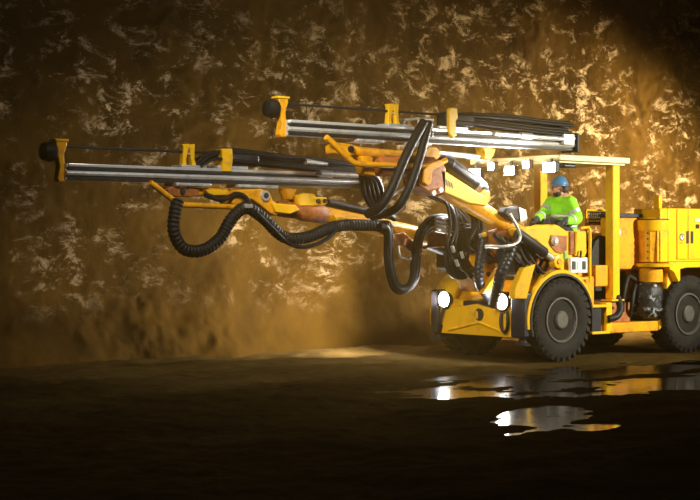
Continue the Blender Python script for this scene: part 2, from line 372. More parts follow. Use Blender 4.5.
# fenders over the front wheels
def fender(y0, y1, ri, ro, d0, d1):
    mb = MB(); n = 20; cxx, czz = -.08, .56; pts = []
    a0, a1 = math.radians(d0), math.radians(d1)
    outer = [(cxx + ro * math.cos(a0 + (a1 - a0) * k / n), czz + ro * math.sin(a0 + (a1 - a0) * k / n)) for k in range(n + 1)]
    inner = [(cxx + ri * math.cos(a0 + (a1 - a0) * k / n), czz + ri * math.sin(a0 + (a1 - a0) * k / n)) for k in range(n, -1, -1)]
    po = outer + inner; N_ = len(po); vs = [(p[0], y0, p[1]) for p in po] + [(p[0], y1, p[1]) for p in po]
    fs = [(i, i + N_, (i + 1) % N_ + N_, (i + 1) % N_) for i in range(N_)]
    for b0 in (0, N_):
        for k in range(n): fs.append((b0 + k, b0 + k + 1, b0 + N_ - 2 - k, b0 + N_ - 1 - k))
    return mb.add(vs, fs)
fn = fender(-.93, -.52, .615, .66, 190, 25).build('fender', 'yellow', rig)
fender(-.945, -.80, .585, .612, 200, -10).build('fender_lip', 'dark', fn)
f2 = fender(.52, .93, .615, .66, 190, 25).build('fender', 'yellow', rig)
fender(.80, .945, .585, .612, 200, -10).build('fender_lip', 'dark', f2)
MB().prism([(-.70, .70), (-.62, .98), (-.40, 1.16), (-.52, 1.02), (-.62, .72)], -.92, -.52).build('fender_skirt', 'yellow', fn, .006)
# outrigger housings with feet
for y0, y1, ym in ((-.91, -.67, -.80), (.72, .86, .80)):
    j = MB().box((-.80, y0, .335), (-.55, y1, .935)).build('outrigger', 'navy', rig, .03)
    MB().cyl((-.70, ym, .335), (-.70, ym, .26), .05).build('outrigger_leg', 'dark', j)
    MB().lathe((-.70, ym, .235), (0, 0, 1), [(0, .11), (.02, .11), (.035, .07), (.06, .055)], 20).build('outrigger_foot', 'dark', j)
# headlamps
def headlamp(x, y, z, r, power, aim, cone):
    b = MB().lathe((x, y, z), (1, 0, 0), [(0, r * 1.08), (.02, r * 1.12), (.09, r * .9), (.12, r * .5)], 24).build('headlamp', 'dark', rig)
    MB().lathe((x - .012, y, z), (1, 0, 0), [(0, r * .5), (.006, r * .9), (.012, r)], 24).build('lens', 'lamp', b)
    MB().box((x + .06, y - .02, z - r * 1.6), (x + .10, y + .02, z - r * .8)).build('lamp_bracket', 'dark', b)
    s = spot('headlamp_light', (x - .05, y, z), (x - aim[0], y + aim[1], z + aim[2]), power, (1, .88, .66), cone, .9, .06); s.parent = rig
headlamp(-.80, .585, .80, .10, 1300, (1.1, 2.0, 0), 96)
headlamp(-.80, -.52, .80, .10, 260, (3, -.5, -.25), 60)
# short hoses looping down from the headlamps
hose('lamp_hose', [(-.78, .60, .70), (-.80, .64, .58), (-.80, .68, .46), (-.77, .72, .38)], .022, rig)
hose('lamp_hose', [(-.78, -.60, .68), (-.80, -.63, .52), (-.80, -.60, .42), (-.80, -.54, .42), (-.80, -.50, .52), (-.78, -.50, .66)], .022, rig)

# canopy
roof = MB().box((-.145, -.95, 2.665), (1.28, .75, 2.745)).build('canopy_roof', 'cream', rig, .012)
MB().box((-.10, -.90, 2.640), (1.22, .70, 2.665)).build('roof_lining', 'cream', roof)
for x0, y in ((1.06, -.82), (1.16, .62)):
    p = MB().box((x0 - .075, y - .07, .80), (x0 + .075, y + .07, 2.64)).build('canopy_post', 'yellow', rig, .015)
    MB().box((x0 - .13, y - .10, .775), (x0 + .13, y + .10, .80)).build('post_flange', 'yellow', p, .004)
pl = MB(); pl.lathe((1.17, -.78, 1.72), (0, -1, 0), [(0, .045), (.06, .045), (.07, .03)], 16); pl.build('reflector', 'white', rig)
def work_lamp(y, z, w, h, strength, power):
    b = MB().box((-.235, y - w / 2 - .012, z - h / 2 - .012), (-.15, y + w / 2 + .012, z + h / 2 + .012)).build('work_lamp', 'dark', rig, .012)
    MB().box((-.247, y - w / 2, z - h / 2), (-.236, y + w / 2, z + h / 2)).build('lens', strength, b)
    MB().box((-.21, y - .015, z + h / 2), (-.18, y + .015, 2.69)).build('lamp_bracket', 'dark', b)
    if power:
        s = spot('work_lamp_light', (-.29, y, z), (-3.0, y - .7, z - .25), power, (1, .95, .84), 80, .9, .07); s.parent = rig
for y, z, w, h, st, pw_ in ((-.84, 2.575, .20, .12, 'lamp', 520), (-.42, 2.63, .10, .10, 'lampsmall', 0), (-.11, 2.555, .16, .11, 'lamp', 380), (.24, 2.625, .10, .10, 'lampsmall', 0), (.56, 2.54, .20, .12, 'lamp', 520)):
    work_lamp(y, z, w, h, st, pw_)
MB().box((.10, -.80, 2.585), (.34, -.62, 2.638)).build('roof_speaker', 'navy', rig, .02)

# operator station
MB().box((.10, -.55, .90), (1.15, .70, .98)).build('operator_floor', 'dark', rig, .01)
con = MB(); con.pprism([(521, 229), (529, 227.5), (544, 226), (548, 224.5), (552, 226), (556, 224.5), (560, 226), (567, 231), (576, 231), (576, 277), (566, 277), (561, 271), (557, 262), (548, 252), (536, 240), (524, 236)], -.86, -.60)
console = con.build('control_console', 'yellow', rig, .02)
MB().box((.13, -.885, 1.42), (.20, -.862, 1.73)).build('console_groove', 'rust', console, .004)
MB().prism([(.21, 1.40), (.24, 1.73), (.43, 1.73), (.44, 1.44), (.40, 1.38)], -.90, -.862).build('console_door', 'yellow', console, .012)
MB().pprism([(551, 235), (567, 236), (567, 250), (562, 254), (556, 252), (550, 245)], -.875, -.861).build('console_recess', 'rust', console, .006)
MB().lathe(S(554, 241, -.876), (0, -1, 0), [(0, .06), (.03, .06), (.05, .035)], 18).build('console_lamp', 'chrome', console)
MB().box((.03, -.876, 1.36), (.07, -.862, 1.45)).build('green_sticker', 'green', console)
for k, x in enumerate((-.19, -.02)):
    b = MB().cyl((x, -.70, 1.78), (x - .01, -.70, 1.87), .011, seg=8); b.ball((x - .01, -.70, 1.875), .022, 10); b.build('control_lever', 'black', console)
sb = MB().box((.08, -.935, 1.17), (.42, -.875, 1.38)).build('switch_box', 'white', rig, .012)
for k in range(3): MB().box((.11 + k * .10, -.944, 1.22), (.17 + k * .10, -.936, 1.33)).build('box_label', ('printblack', 'white', 'printblack')[k], sb)
MB().cyl((.27, -.94, 1.38), (.29, -.93, 1.47), .014).build('cable_gland', 'black', sb)
pipe('hand_rail', [(.50, -.90, 1.05), (.50, -.90, 1.40), (.50, -.90, 1.74), (.46, -.88, 1.78), (.36, -.86, 1.77)], .022, rig, 'yellow')
MB().box((.28, -.90, 1.08), (.50, -.86, 1.11)).build('rail_foot', 'yellow', rig, .006)
# seat and its surround
seat = MB().box((.42, -.58, 1.50), (.95, -.10, 1.60)).build('seat', 'black', rig, .04)
MB().box((.55, -.45, .98), (.82, -.22, 1.50)).build('seat_pedestal', 'dark', seat, .02)
MB().prism([(.68, 1.24), (.71, 1.42), (.82, 1.60), (.95, 1.68), (1.05, 1.66), (1.05, 1.24)], -.72, -.64).build('side_guard', 'black', rig, .01)
MB().box((.48, -.70, 1.10), (1.05, -.62, 1.30)).build('seat_box', 'orange', rig, .015)
MB().box((.30, -.84, .72), (.66, -.55, 1.12)).build('valve_cabinet', 'orange', rig, .015)
MB().box((.66, -.86, .98), (.92, -.60, 1.27)).build('tool_box', 'orange', rig, .015)
st = MB().box((.50, -.93, .70), (.86, -.62, .735)).build('step', 'yellow', rig, .006)
MB().box((.50, -.95, .34), (.86, -.60, .375)).build('step', 'yellow', rig, .006)
MB().box((.54, -.90, .375), (.74, -.66, .70)).build('step_riser', 'dark', rig, .01)
MB().box((.84, -.90, .36), (.96, -.64, .76)).build('post_bracket', 'yellow', rig, .01)
MB().box((.96, -.66, .47), (1.62, -.60, .74)).build('side_plate', 'rust', rig, .01)
for k in range(4): MB().cyl((1.20 + .05 * (k % 2), -.66, .52 + .05 * k), (1.20 + .05 * (k % 2), -.675, .52 + .05 * k), .016, seg=10).build('plate_bolt', 'dark', rig)
hose('elbow_hose', [(.86, -.92, .54), (.96, -.95, .56), (1.05, -.95, .62), (1.10, -.92, .72), (1.10, -.86, .84)], .05, rig, 'black')
# railing with a woven guard behind the operator
rl = MB(); YG = -.05
ra, rb_ = S(586, 210, YG), S(612, 211, YG)
for dz in (0, -.20): rl.rings([(ra.x, YG, ra.z + dz), (rb_.x, YG, ra.z + dz)], .016, 8)
for xx in (ra.x, rb_.x): rl.rings([(xx, YG, .98), (xx, YG, ra.z)], .018, 8)
rl.build('guard_rail', 'yellow', rig)
gd = MB()
for k in range(12):
    xx = ra.x + .04 + (rb_.x - ra.x - .08) * k / 11; gd.rings([(xx, YG - .02, ra.z - .19), (xx + .05, YG - .02, ra.z - .02)], .011, 6)
for dz in (-.03, -.08, -.13, -.18): gd.rings([(ra.x + .02, YG - .025, ra.z + dz), (rb_.x - .02, YG - .025, ra.z + dz)], .009, 6)
gd.build('wire_guard', 'dark', rig)
# service bay between operator and rear cabinet
MB().box((1.40, -.62, 1.20), (1.95, -.30, 1.93)).build('hydraulic_tank', 'orange', rig, .02)
MB().box((1.38, -.64, 1.93), (1.93, -.30, 1.985)).build('tank_lid', 'navy', rig, .01)
DXc, DYc = 2.05, -.70
drum = MB().lathe((DXc, DYc, 1.30), (0, 0, 1), [(0, .20), (.0, .215), (.46, .235), (.47, .24), (.60, .245), (.615, .23), (.63, .20), (.635, 0)], 10).build('cable_drum_housing', 'orange', rig, .006, smooth=20)
MB().lathe((DXc, DYc, 1.745), (0, 0, 1), [(0, .246), (.15, .258), (.15, .24), (0, .23)], 40).build('lid_band', 'yellow', drum)
MB().lathe((DXc, DYc, 1.895), (0, 0, 1), [(0, .250), (.02, .248), (.025, .1)], 40).build('lid', 'dark', drum)
for ang in (-155, -112, -68):
    a = math.radians(ang); u = Vector((math.cos(a), math.sin(a), 0)); t_ = Vector((-u.y, u.x, 0))
    MB().cbox(Vector((DXc, DYc, 1.53)) + u * .222, (.02, .085, .44), 0, a).build('joint_strip', 'yellow', drum, .004)
    for zz in (1.36, 1.45, 1.54, 1.63, 1.71):
        p = Vector((DXc, DYc, zz)) + u * .231; MB().cyl(p, p + u * .012, .012, seg=8).build('bolt', 'dark', drum)
MB().lathe((DXc, DYc, 1.235), (0, 0, 1), [(0, .22), (.0, .275), (.045, .29), (.05, .20)], 32).build('ring_flange', 'yellow', drum)
MB().lathe((DXc - .03, DYc, 1.02), (0, 0, 1), [(0, .17), (.22, .18)], 28).build('drum_neck', 'orange', drum)
eng = MB(); eng.lathe((1.96, -.68, .50), (0, 0, 1), [(0, .14), (.03, .20), (.14, .235), (.22, .215), (.30, .24), (.42, .225), (.50, .18), (.53, .12)], 26)
ev = []
for v in eng.v:
    n_ = math.sin(v[0] * 31 + v[2] * 19) * math.cos(v[1] * 27 - v[2] * 23); ev.append((v[0] + .022 * n_, v[1] + .022 * n_, v[2]))
eng.v = ev; eng.build('wrapped_exhaust_filter', 'foil', rig, smooth=60)
MB().box((1.45, -.50, .47), (1.75, .1, 1.20)).build('pump_block', 'dark', rig, .03)
hose('service_hose', [(1.52, -.60, .52), (1.46, -.66, .75), (1.52, -.66, .98), (1.66, -.60, 1.10), (1.80, -.60, 1.05)], .035, rig)
hose('service_hose', [(1.64, -.62, .50), (1.58, -.72, .66), (1.62, -.72, .86), (1.74, -.66, .98)], .028, rig)
MB().box((1.56, -.50, .47), (2.30, -.42, 1.28)).build('bay_back_plate', 'orange', rig, .01)
MB().prism([(2.02, .34), (2.02, .47), (2.16, .60), (2.22, 1.25), (2.36, 1.25), (2.30, .80), (2.12, .40)], -.86, -.56).build('rear_fender_plate', 'yellow', rig, .01)
# rear engine cabinet
MB().box((2.2, -.28, .80), (4.4, .90, 1.72)).build('engine_deck', 'yellow', rig, .02)
cab = MB().box((2.12, -.93, 1.30), (4.4, -.30, 2.065)).build('engine_cabinet', 'yellow', rig, .02)
MB().box((1.95, -.93, 1.30), (2.115, -.50, 2.06)).build('cabinet_end_panel', 'yellow', cab, .015)
for x0, x1 in ((2.31, 2.545), (2.56, 2.90), (2.915, 3.4)):
    dr = MB().box((x0, -.948, 1.34), (x1, -.928, 2.045)).build('cabinet_door', 'yellow', cab, .006)
MB().box((2.72, -.96, 1.78), (2.80, -.949, 1.84)).build('door_latch', 'dark', cab, .006)
MB().box((2.70, -.962, 1.88), (2.90, -.949, 1.92)).build('white_label', 'white', cab)
lg = MB().cyl((2.405, -.950, 1.655), (2.405, -.953, 1.655), .052, seg=24).build('round_sticker', 'printblack', cab)
MB().cyl((2.405, -.9532, 1.655), (2.405, -.955, 1.655), .036, seg=24).build('sticker_centre', 'white', lg)
MB().box((2.392, -.957, 1.645), (2.418, -.9552, 1.685)).build('sticker_mark', 'printblack', lg)
MB().box((2.36, -.952, 1.56), (2.44, -.9485, 1.585)).build('small_label', 'orange', cab)
fc = bpy.data.curves.new('number_decal', 'FONT'); fc.body = '11'; fc.size = .20; fc.extrude = .0015; fc.align_x = 'CENTER'; fc.offset = .02
fo = bpy.data.objects.new('number_decal', fc); col.objects.link(fo); fo.parent = cab; fo.location = (2.585, -.951, 1.585); fo.rotation_euler = (PI / 2, 0, 0)
bpy.context.view_layer.update(); me_ = bpy.data.meshes.new_from_object(fo); me_.materials.clear(); me_.materials.append(M['printblack'])
num = bpy.data.objects.new('door_number', me_); col.objects.link(num); num.parent = cab; num.location = fo.location; num.rotation_euler = fo.rotation_euler; bpy.data.objects.remove(fo)
MB().box((1.96, -.90, 2.06), (2.03, -.80, 2.24)).build('cabinet_stub', 'yellow', cab, .01)
MB().prism([(2.12, 1.30), (2.12, 1.20), (2.22, 1.16), (2.32, 1.02), (2.36, 1.04), (2.36, 1.20), (2.50, 1.22), (4.3, 1.22), (4.3, 1.30)], -.96, -.60).build('cabinet_sill', 'yellow', cab, .008)

# ------------------------------------------------------------------ booms
YN, YF = -.45, .45
def P2(px, py, y): p = S(px, py, y); return (p.x, p.z)
def poly(pts, y): return [P2(a, b, y) for a, b in pts]

def feed(y, z, x0, x1, xdrill, hose_len, label):
    """feed rail lying along X at height z between x0 (front) and x1"""
    pr = [(-.10, .090), (-.10, .052), (-.068, .046), (-.068, .022), (-.105, .012), (-.118, -.012), (-.105, -.038), (-.075, -.048), (-.075, -.088)]
    prof = [(y + a, z + b) for a, b in pr] + [(y - a, z + b) for a, b in reversed(pr)]
    fb = MB().prism(prof, x0, x1, 'x').build('feed_beam', 'alu', rig, .004); fb['label'] = label
    for s in (-1, 1):
        MB().box((x0 + .02, y + s * .108 - .014, z + .058), (x1 - .02, y + s * .108 + .014, z + .094)).build('slide_rail', 'chrome', fb, .006)
        MB().box((x0 + .02, y + s * .079 - .010, z - .086), (x1 - .02, y + s * .079 + .010, z - .052)).build('shaded_lower_rail', 'dark', fb, .003)  # lower rail is dark: shade of the underside put into its colour
    for s in (-1, 1): MB().box((x0 + .02, y + s * .092 - .022, z + .024), (x1 - .02, y + s * .092 + .022, z + .050)).build('groove_shade', 'printblack', fb)  # black strip stands in for the shade inside the groove
    # front plate and rubber stinger
    MB().prism([(x0 - .06, z - .115), (x0 - .08, z - .08), (x0 - .05, z + .06), (x0 - .085, z + .22), (x0 - .10, z + .34), (x0 + .03, z + .35), (x0 + .04, z + .30), (x0, z + .20), (x0 + .01, z + .05), (x0 + .02, z - .105)], y - .055, y + .055).build('front_plate', 'orange', fb, .01)
    MB().lathe((x0 - .26, y, z + .22), (1, 0, 0), [(0, .05), (.02, .095), (.09, .115), (.15, .105), (.18, .07)], 20).build('rubber_stinger', 'black', fb)
    MB().box((x0 - .12, y - .07, z + .34), (x0 + .05, y + .07, z + .365)).build('plate_cap', 'yellow', fb, .005)
    # drill rod on its line above the rail
    zr = z + .285
    MB().cyl((x0 - .05, y, zr), (xdrill, y, zr), .016, seg=10).build('drill_rod', 'dark', fb)
    return fb, zr
def centraliser(fb, x, y, z, zr):
    for dx, lean in ((-.075, .02), (.075, -.045)):
        MB().prism([(x + dx - .028, z + .10), (x + dx - .028 + lean * .5, z + .20), (x + dx - .028 + lean, zr + .045), (x + dx - .045 + lean, zr + .085), (x + dx + .050 + lean, zr + .095), (x + dx + .045 + lean, zr + .03), (x + dx + .022 + lean * .5, z + .20), (x + dx + .035, z + .10)], y - .035, y + .035).build('rod_centraliser', 'yellow', fb, .006)
    MB().box((x - .06, y - .03, zr - .035), (x + .06, y + .03, zr - .012)).build('rod_bush', 'steel', fb, .004)
    MB().box((x - .16, y - .115, z + .092), (x + .20, y + .115, z + .125)).build('centraliser_carriage', 'alu', fb, .008)
def saddle(fb, x0, x1, y, z):
    MB().box((x0, y - .135, z - .125), (x1, y + .135, z - .088)).build('feed_saddle', 'alu', fb, .006)
    for x in np.arange(x0 + .05, x1, .12): MB().cyl((x, y - .14, z - .107), (x, y - .150, z - .107), .012, seg=8).build('saddle_bolt', 'steel', fb)

# near (upper) feed
ZN = 2.925; DX = -.11
nf, zrn = feed(YN, ZN, -4.37, .61, -1.75, 0, 'long silver feed beam of the upper boom')
centraliser(nf, -2.66, YN, ZN, zrn)
saddle(nf, -3.32, -2.90, YN, ZN); saddle(nf, -2.50, -2.12, YN, ZN)
# drill carriage: frame, yellow bracket, rock drill and its long hose bundle
MB().box((-1.86 + DX, YN - .12, ZN + .095), (-1.35 + DX, YN + .12, ZN + .135)).build('drill_carriage', 'alu', nf, .008)
MB().prism([(-1.72 + DX, ZN + .06), (-1.72 + DX, ZN + .34), (-1.69 + DX, ZN + .37), (-1.57 + DX, ZN + .37), (-1.56 + DX, ZN + .24), (-1.60 + DX, ZN + .20), (-1.58 + DX, ZN + .02), (-1.66 + DX, ZN - .02)], YN - .15, YN - .10).build('drill_bracket', 'yellow', nf, .01)
MB().box((-1.72 + DX, YN - .10, ZN + .13), (-1.20 + DX, YN + .10, ZN + .32)).build('rock_drill', 'dark', nf, .03)
g = MB()
gx0, gx1, gz0, gz1 = -2.36, -2.14, ZN - .02, ZN + .20
g.rings([(gx0, YN - .16, gz0), (gx0, YN - .16, gz1)], .018, 8); g.rings([(gx1, YN - .16, gz0), (gx1, YN - .16, gz1)], .018, 8); g.rings([(gx0 - .018, YN - .16, gz1), (gx1 + .018, YN - .16, gz1)], .018, 8)
g.rings([(gx0, YN + .12, gz0), (gx0, YN + .12, gz1)], .018, 8); g.rings([(gx0, YN - .16, gz1), (gx0, YN + .12, gz1)], .018, 8)
g.build('hose_guide', 'steel', nf)
for k in range(8):
    yy = YN - .12 + .035 * k; dz = .045 * ((k * 3) % 5)
    hose('feed_hose', [(-1.62 + DX, yy, ZN + .20 + dz * .5), (-1.2 + DX, yy, ZN + .185 + dz * .75), (-.5 + DX, yy, ZN + .150 + dz), (.1 + DX, yy, ZN + .125 + dz), (.69 + DX, yy, ZN + .115 + dz)], .021, nf)
MB().cyl((-.9 + DX, YN - .14, ZN + .075), (.55 + DX, YN - .14, ZN + .055), .030).build('feed_cylinder', 'steel', nf)
MB().cyl((-.42 + DX, YN - .14, ZN + .069), (-.20 + DX, YN - .14, ZN + .066), .045).build('cylinder_gland', 'alu', nf)
MB().box((.40 + DX, YN - .17, ZN - .02), (.62 + DX, YN + .13, ZN + .13)).build('rear_carrier', 'alu', nf, .012)
MB().box((.70 + DX, YN - .15, ZN - .11), (.745 + DX, YN + .15, ZN + .15)).build('end_plate', 'dark', nf, .008)
# near boom head under the feed
hd = MB().rings([S(346, 150, YN), S(352, 151, YN), S(412, 156.5, YN), S(420, 157, YN)], [.045, .062, .062, .05], 18).build('feed_swing_cylinder', 'orange', rig, .0)
MB().pprism([(335, 145), (338, 142.5), (352, 144), (356, 148), (354, 155), (345, 157), (336, 153)], YN - .10, YN + .10).build('clevis', 'orange', hd, .01)
p = S(345, 149.5, YN); MB().cyl((p.x, YN - .125, p.z), (p.x, YN + .125, p.z), .04).build('clevis_pin', 'dark', hd)
MB().pprism([(426, 149), (430, 146.5), (437, 147.5), (440, 151), (440, 157), (436, 160), (428, 159), (423, 155)], YN - .09, YN + .09).build('rod_block', 'orange', hd, .01)
MB().cyl(S(438, 153.5, YN), S(487, 157.5, YN), .035).build('swing_rod', 'chrome', hd)
MB().pprism([(483, 147), (496, 149), (494, 155), (490, 160), (484, 159), (485, 153)], YN - .08, YN + .08).build('rod_bracket', 'yellow', hd, .01)
gp = pipe('guard_pipe', [S(326, 137, -.60), S(333, 143, -.60), S(350, 159.5, -.60), S(357, 163.5, -.60), S(366, 164.5, -.60), S(420, 166, -.60), S(436, 165, -.60), S(446, 160, -.60)], .036, rig, 'orange')
MB().lathe(S(376, 166, YN), (1, 0, .02), [(0, .10), (.04, .125), (.45, .125), (.5, .15), (.9, .15), (.92, .11)], 22).build('rotation_unit', 'rust', rig)
MB().pprism([(362, 156), (372, 156), (376, 176), (366, 174)], YN - .09, YN + .09).build('rotation_bracket', 'orange', rig, .01)
MB().pprism([(384, 153), (424, 160), (430, 170), (424, 190), (418, 188), (410, 176), (384, 168)], YN - .06, YN + .12).build('boom_yoke', 'rust', rig, .012)
bh = MB().pprism([(424, 160), (441, 160), (446, 168), (446, 192), (434, 196), (426, 190), (419, 186), (418, 168)], YN - .15, YN + .15).build('boom_head', 'rust', rig, .015)
MB().pprism([(424, 170), (430, 164), (440, 160), (446, 162), (441, 166), (433, 170), (431, 184), (428, 186), (424, 182)], YN - .19, YN - .15).build('head_bracket', 'orange', bh, .008)
for a_, b_ in ((433, 193), (440, 190)):
    p = S(a_, b_, YN - .15); MB().cyl((p.x, YN - .175, p.z), (p.x, YN - .15, p.z), .03).build('head_bolt', 'steel', bh)
# near boom arm, tapered tube with gusset plate, lift cylinder on top
arm = MB().rings([S(440, 187, YN), S(466, 202, YN), S(498, 220, YN), S(528, 240, YN), S(556, 262, YN)], [.13, .115, .105, .115, .13], 24).build('boom_arm', 'orange', rig); arm['label'] = 'weathered yellow arm of the upper boom'
gs = MB().pprism([(441, 170), (447, 172), (487, 198), (488, 206), (470, 203), (444, 192)], YN - .15, YN + .15).build('gusset_plate', 'yellow', arm, .01)
for k in range(3): MB().pprism([(445.5 + k * 2.6, 179 + k * 1.6), (446.8 + k * 2.6, 179.8 + k * 1.6), (448.2 + k * 2.6, 186 + k * 1.2), (446.9 + k * 2.6, 185.2 + k * 1.2)], YN - .1535, YN - .150).build('black_stripe', 'printblack', gs)
lc = MB().rings([S(441, 160, YN), S(445, 163, YN), S(480, 188, YN), S(484, 191, YN)], [.08, .11, .11, .08], 22).build('lift_cylinder', 'navy', rig)
MB().rings([S(474, 183.6, YN), S(477, 185.8, YN)], .118, 22).build('cylinder_band', 'steel', lc)
MB().rings([S(447, 164.5, YN), S(449, 166, YN)], .118, 22).build('cylinder_band', 'dark', lc)
MB().pprism([(478, 194), (484, 189), (490, 191), (491, 200), (487, 205), (480, 202)], YN - .12, YN + .12).build('cylinder_clevis', 'orange', lc, .012)
# boom foot, lower lift cylinder, cover and bent guard
MB().pprism([(500, 232), (520, 226), (548, 240), (562, 262), (556, 276), (530, 268), (508, 252)], YN - .16, YN + .16).build('boom_foot', 'rust', rig, .02)
c2 = MB().rings([S(517, 233, -.92), S(519, 234.5, -.92), S(544, 252.5, -.92), S(545, 253.2, -.92)], [.06, .072, .072, .06], 20).build('tilt_cylinder', 'dark', rig)
MB().cyl(S(543, 252, -.92), S(553, 259, -.92), .040).build('cylinder_rod', 'chrome', c2)
p = S(556, 261.5, -.92); MB().lathe((p.x, -.87, p.z), (0, -1, 0), [(0, .085), (.10, .085), (.105, .06)], 22).build('rod_eye', 'yellow', c2)
MB().cyl((p.x, -.99, p.z), (p.x, -.97, p.z), .035).build('eye_pin', 'orange', c2)
MB().pprism([(514, 250), (524, 242), (540, 252), (558, 268), (562, 277), (545, 276), (536, 268), (528, 282), (518, 276)], -.80, -.45).build('valve_bank', 'dark', rig, .03)
for k in range(4): MB().cyl(S(530 + k * 6, 262 + k * 3.2, -.82), S(533 + k * 6, 256 + k * 3.2, -.82), .022).build('valve_spool', 'rust', rig)
pipe('bent_guard', [S(510, 214, -1.0), S(518, 229, -1.02), S(520, 238, -1.02), S(515, 244, -1.02), S(504, 246.5, -1.0), S(485, 246.5, -.9)], .020, rig, 'steel')
MB().pprism([(503, 213), (508, 207.5), (519, 206), (525, 210), (526, 218), (520, 222), (510, 219)], -.66, -.50).build('valve_cover', 'dark', rig, .03)
MB().pprism([(519, 207), (526, 210), (527, 219), (521, 222)], -.675, -.662).build('cover_plate', 'steel', rig, .004)
MB().pprism([(514, 299), (516, 286), (524, 268), (536, 264), (533, 274), (527, 299)], -.94, -.84).build('deck_wing', 'yellow', rig, .012)
MB().pprism([(482, 294), (499, 268), (507, 265), (506, 272), (492, 294)], -.42, -.34).build('deck_wing', 'orange', rig, .012)
MB().pprism([(449, 296), (470, 274), (478, 271), (476, 277), (462, 296)], .60, .70).build('deck_wing', 'yellow', rig, .012)
# rear deck that carries boom foot, between console and fender
MB().pprism([(512, 292), (516, 276), (536, 258), (548, 248), (560, 262), (562, 300)], -.62, -.30).build('boom_turret', 'orange', rig, .015)
MB().pprism([(470, 240), (494, 243), (497, 290), (478, 292), (470, 270)], .0, .34).build('boom_turret', 'orange', rig, .015)
for a_, b_ in ((488, 250), (489, 262), (488, 274)):
    p = S(a_, b_, 0); MB().cyl((p.x, -.02, p.z), (p.x, 0.01, p.z), .035).build('turret_bolt', 'dark', rig)

# far (lower) feed
ZF = 2.372
ff, zrf = feed(YF, ZF, -6.79, -2.44, -4.5, 0, 'long silver feed beam of the lower boom')
centraliser(ff, -5.10, YF, ZF, zrf)
saddle(ff, -5.35, -4.85, YF, ZF); saddle(ff, -4.45, -3.85, YF, ZF)
MB().prism([(-4.70, ZF + .06), (-4.70, ZF + .30), (-4.72, ZF + .33), (-4.55, ZF + .34), (-4.54, ZF + .22), (-4.56, ZF + .06)], YF - .14, YF + .05).build('drill_bracket', 'yellow', ff, .01)
MB().box((-4.75, YF - .12, ZF + .095), (-4.3, YF + .12, ZF + .13)).build('drill_carriage', 'alu', ff, .008)
MB().box((-4.60, YF - .09, ZF + .13), (-4.10, YF + .09, ZF + .29)).build('rock_drill', 'dark', ff, .03)
for k in range(7):
    yy = YF - .12 + .04 * k; dz = .035 * ((k * 3) % 5)
    hose('feed_hose', [(-5.0, yy, ZF + .11 + dz * .2), (-4.8, yy, ZF + .20 + dz * .5), (-4.5, yy, ZF + .20 + dz), (-3.6, yy, ZF + .145 + dz), (-2.9, yy, ZF + .115 + dz), (-2.45, yy, ZF + .08 + dz)], .020, ff)
MB().cyl((-3.25, YF - .13, ZF + .075), (-2.47, YF - .13, ZF + .07), .032).build('feed_cylinder', 'steel', ff)
MB().cyl((-3.20, YF - .13, ZF + .075), (-3.0, YF - .13, ZF + .073), .046).build('cylinder_gland', 'alu', ff)
MB().box((-2.47, YF - .15, ZF - .11), (-2.43, YF + .15, ZF + .12)).build('end_plate', 'alu', ff, .008)
MB().cyl((-3.4, YF - .10, ZF + .22), (-3.05, YF - .10, ZF + .20), .04, .02).build('hose_ferrule', 'steel', ff)
# far boom head
hc = MB().rings([S(182, 191.5, YF), S(186, 191.7, YF), S(226, 193, YF)], [.04, .055, .055], 16).build('feed_swing_cylinder', 'orange', rig)
MB().pprism([(168, 189), (172, 186.5), (198, 188.5), (200, 192), (197, 196.5), (176, 196.5), (169, 194)], YF - .09, YF + .09).build('clevis', 'rust', hc, .01)
p = S(178, 191.5, YF); MB().cyl((p.x, YF - .11, p.z), (p.x, YF + .11, p.z), .035).build('clevis_pin', 'dark', hc)
MB().pprism([(206, 189.5), (229, 190.5), (226, 195), (214, 195.5), (208, 193)], YF - .14, YF + .06).build('swing_bracket', 'yellow', hc, .008)
pipe('guard_pipe', [S(150, 182.5, .30), S(157, 187.5, .30), S(176, 202, .30), S(184, 204.8, .30), S(196, 205.3, .30), S(234, 207, .30)], .034, rig, 'orange')
yk = MB().pprism([(238, 189.5), (262, 189), (270, 192), (273, 200), (280, 206), (277, 216), (270, 213), (262, 206), (252, 199), (244, 201), (236, 206), (232, 203)], YF - .15, YF + .12).build('rotation_yoke', 'orange', rig, .014)
p = S(264, 195.5, YF - .15); 
MB().cyl((p.x, YF - .19, p.z), (p.x, YF - .15, p.z), .062, seg=24).build('yoke_disc', 'steel', yk); MB().cyl((p.x, YF - .205, p.z), (p.x, YF - .19, p.z), .034, seg=12).build('yoke_bolt', 'dark', yk)
MB().pprism([(286, 188.5), (297, 189), (293, 199.5), (289, 199.5)], YF - .08, YF + .08).build('cone_bracket', 'orange', rig, .01)
ck = MB().pprism([(296, 195), (304, 193), (315, 194), (316, 197), (327, 197.5), (328, 203), (323, 205.5), (312, 206), (300, 206)], YF - .10, YF + .10).build('rod_clevis', 'yellow', rig, .012)
for a_ in (317.5, 324.5):
    p = S(a_, 201, YF - .10); MB().cyl((p.x, YF - .125, p.z), (p.x, YF - .10, p.z), .028, seg=14).build('clevis_pin', 'dark', ck)
MB().cyl(S(328, 202.5, YF), S(372, 213, YF), .045).build('boom_extension_rod', 'dark', ck)
MB().lathe(S(276, 208, YF), (1, 0, -.10), [(0, .08), (.05, .10), (.35, .10), (.4, .115), (.75, .115), (.8, .09)], 22).build('rotation_unit', 'rust', rig)
MB().pprism([(272, 203), (296, 205), (300, 210), (290, 214), (276, 212)], YF - .19, YF - .12).build('unit_cover', 'yellow', rig, .01)
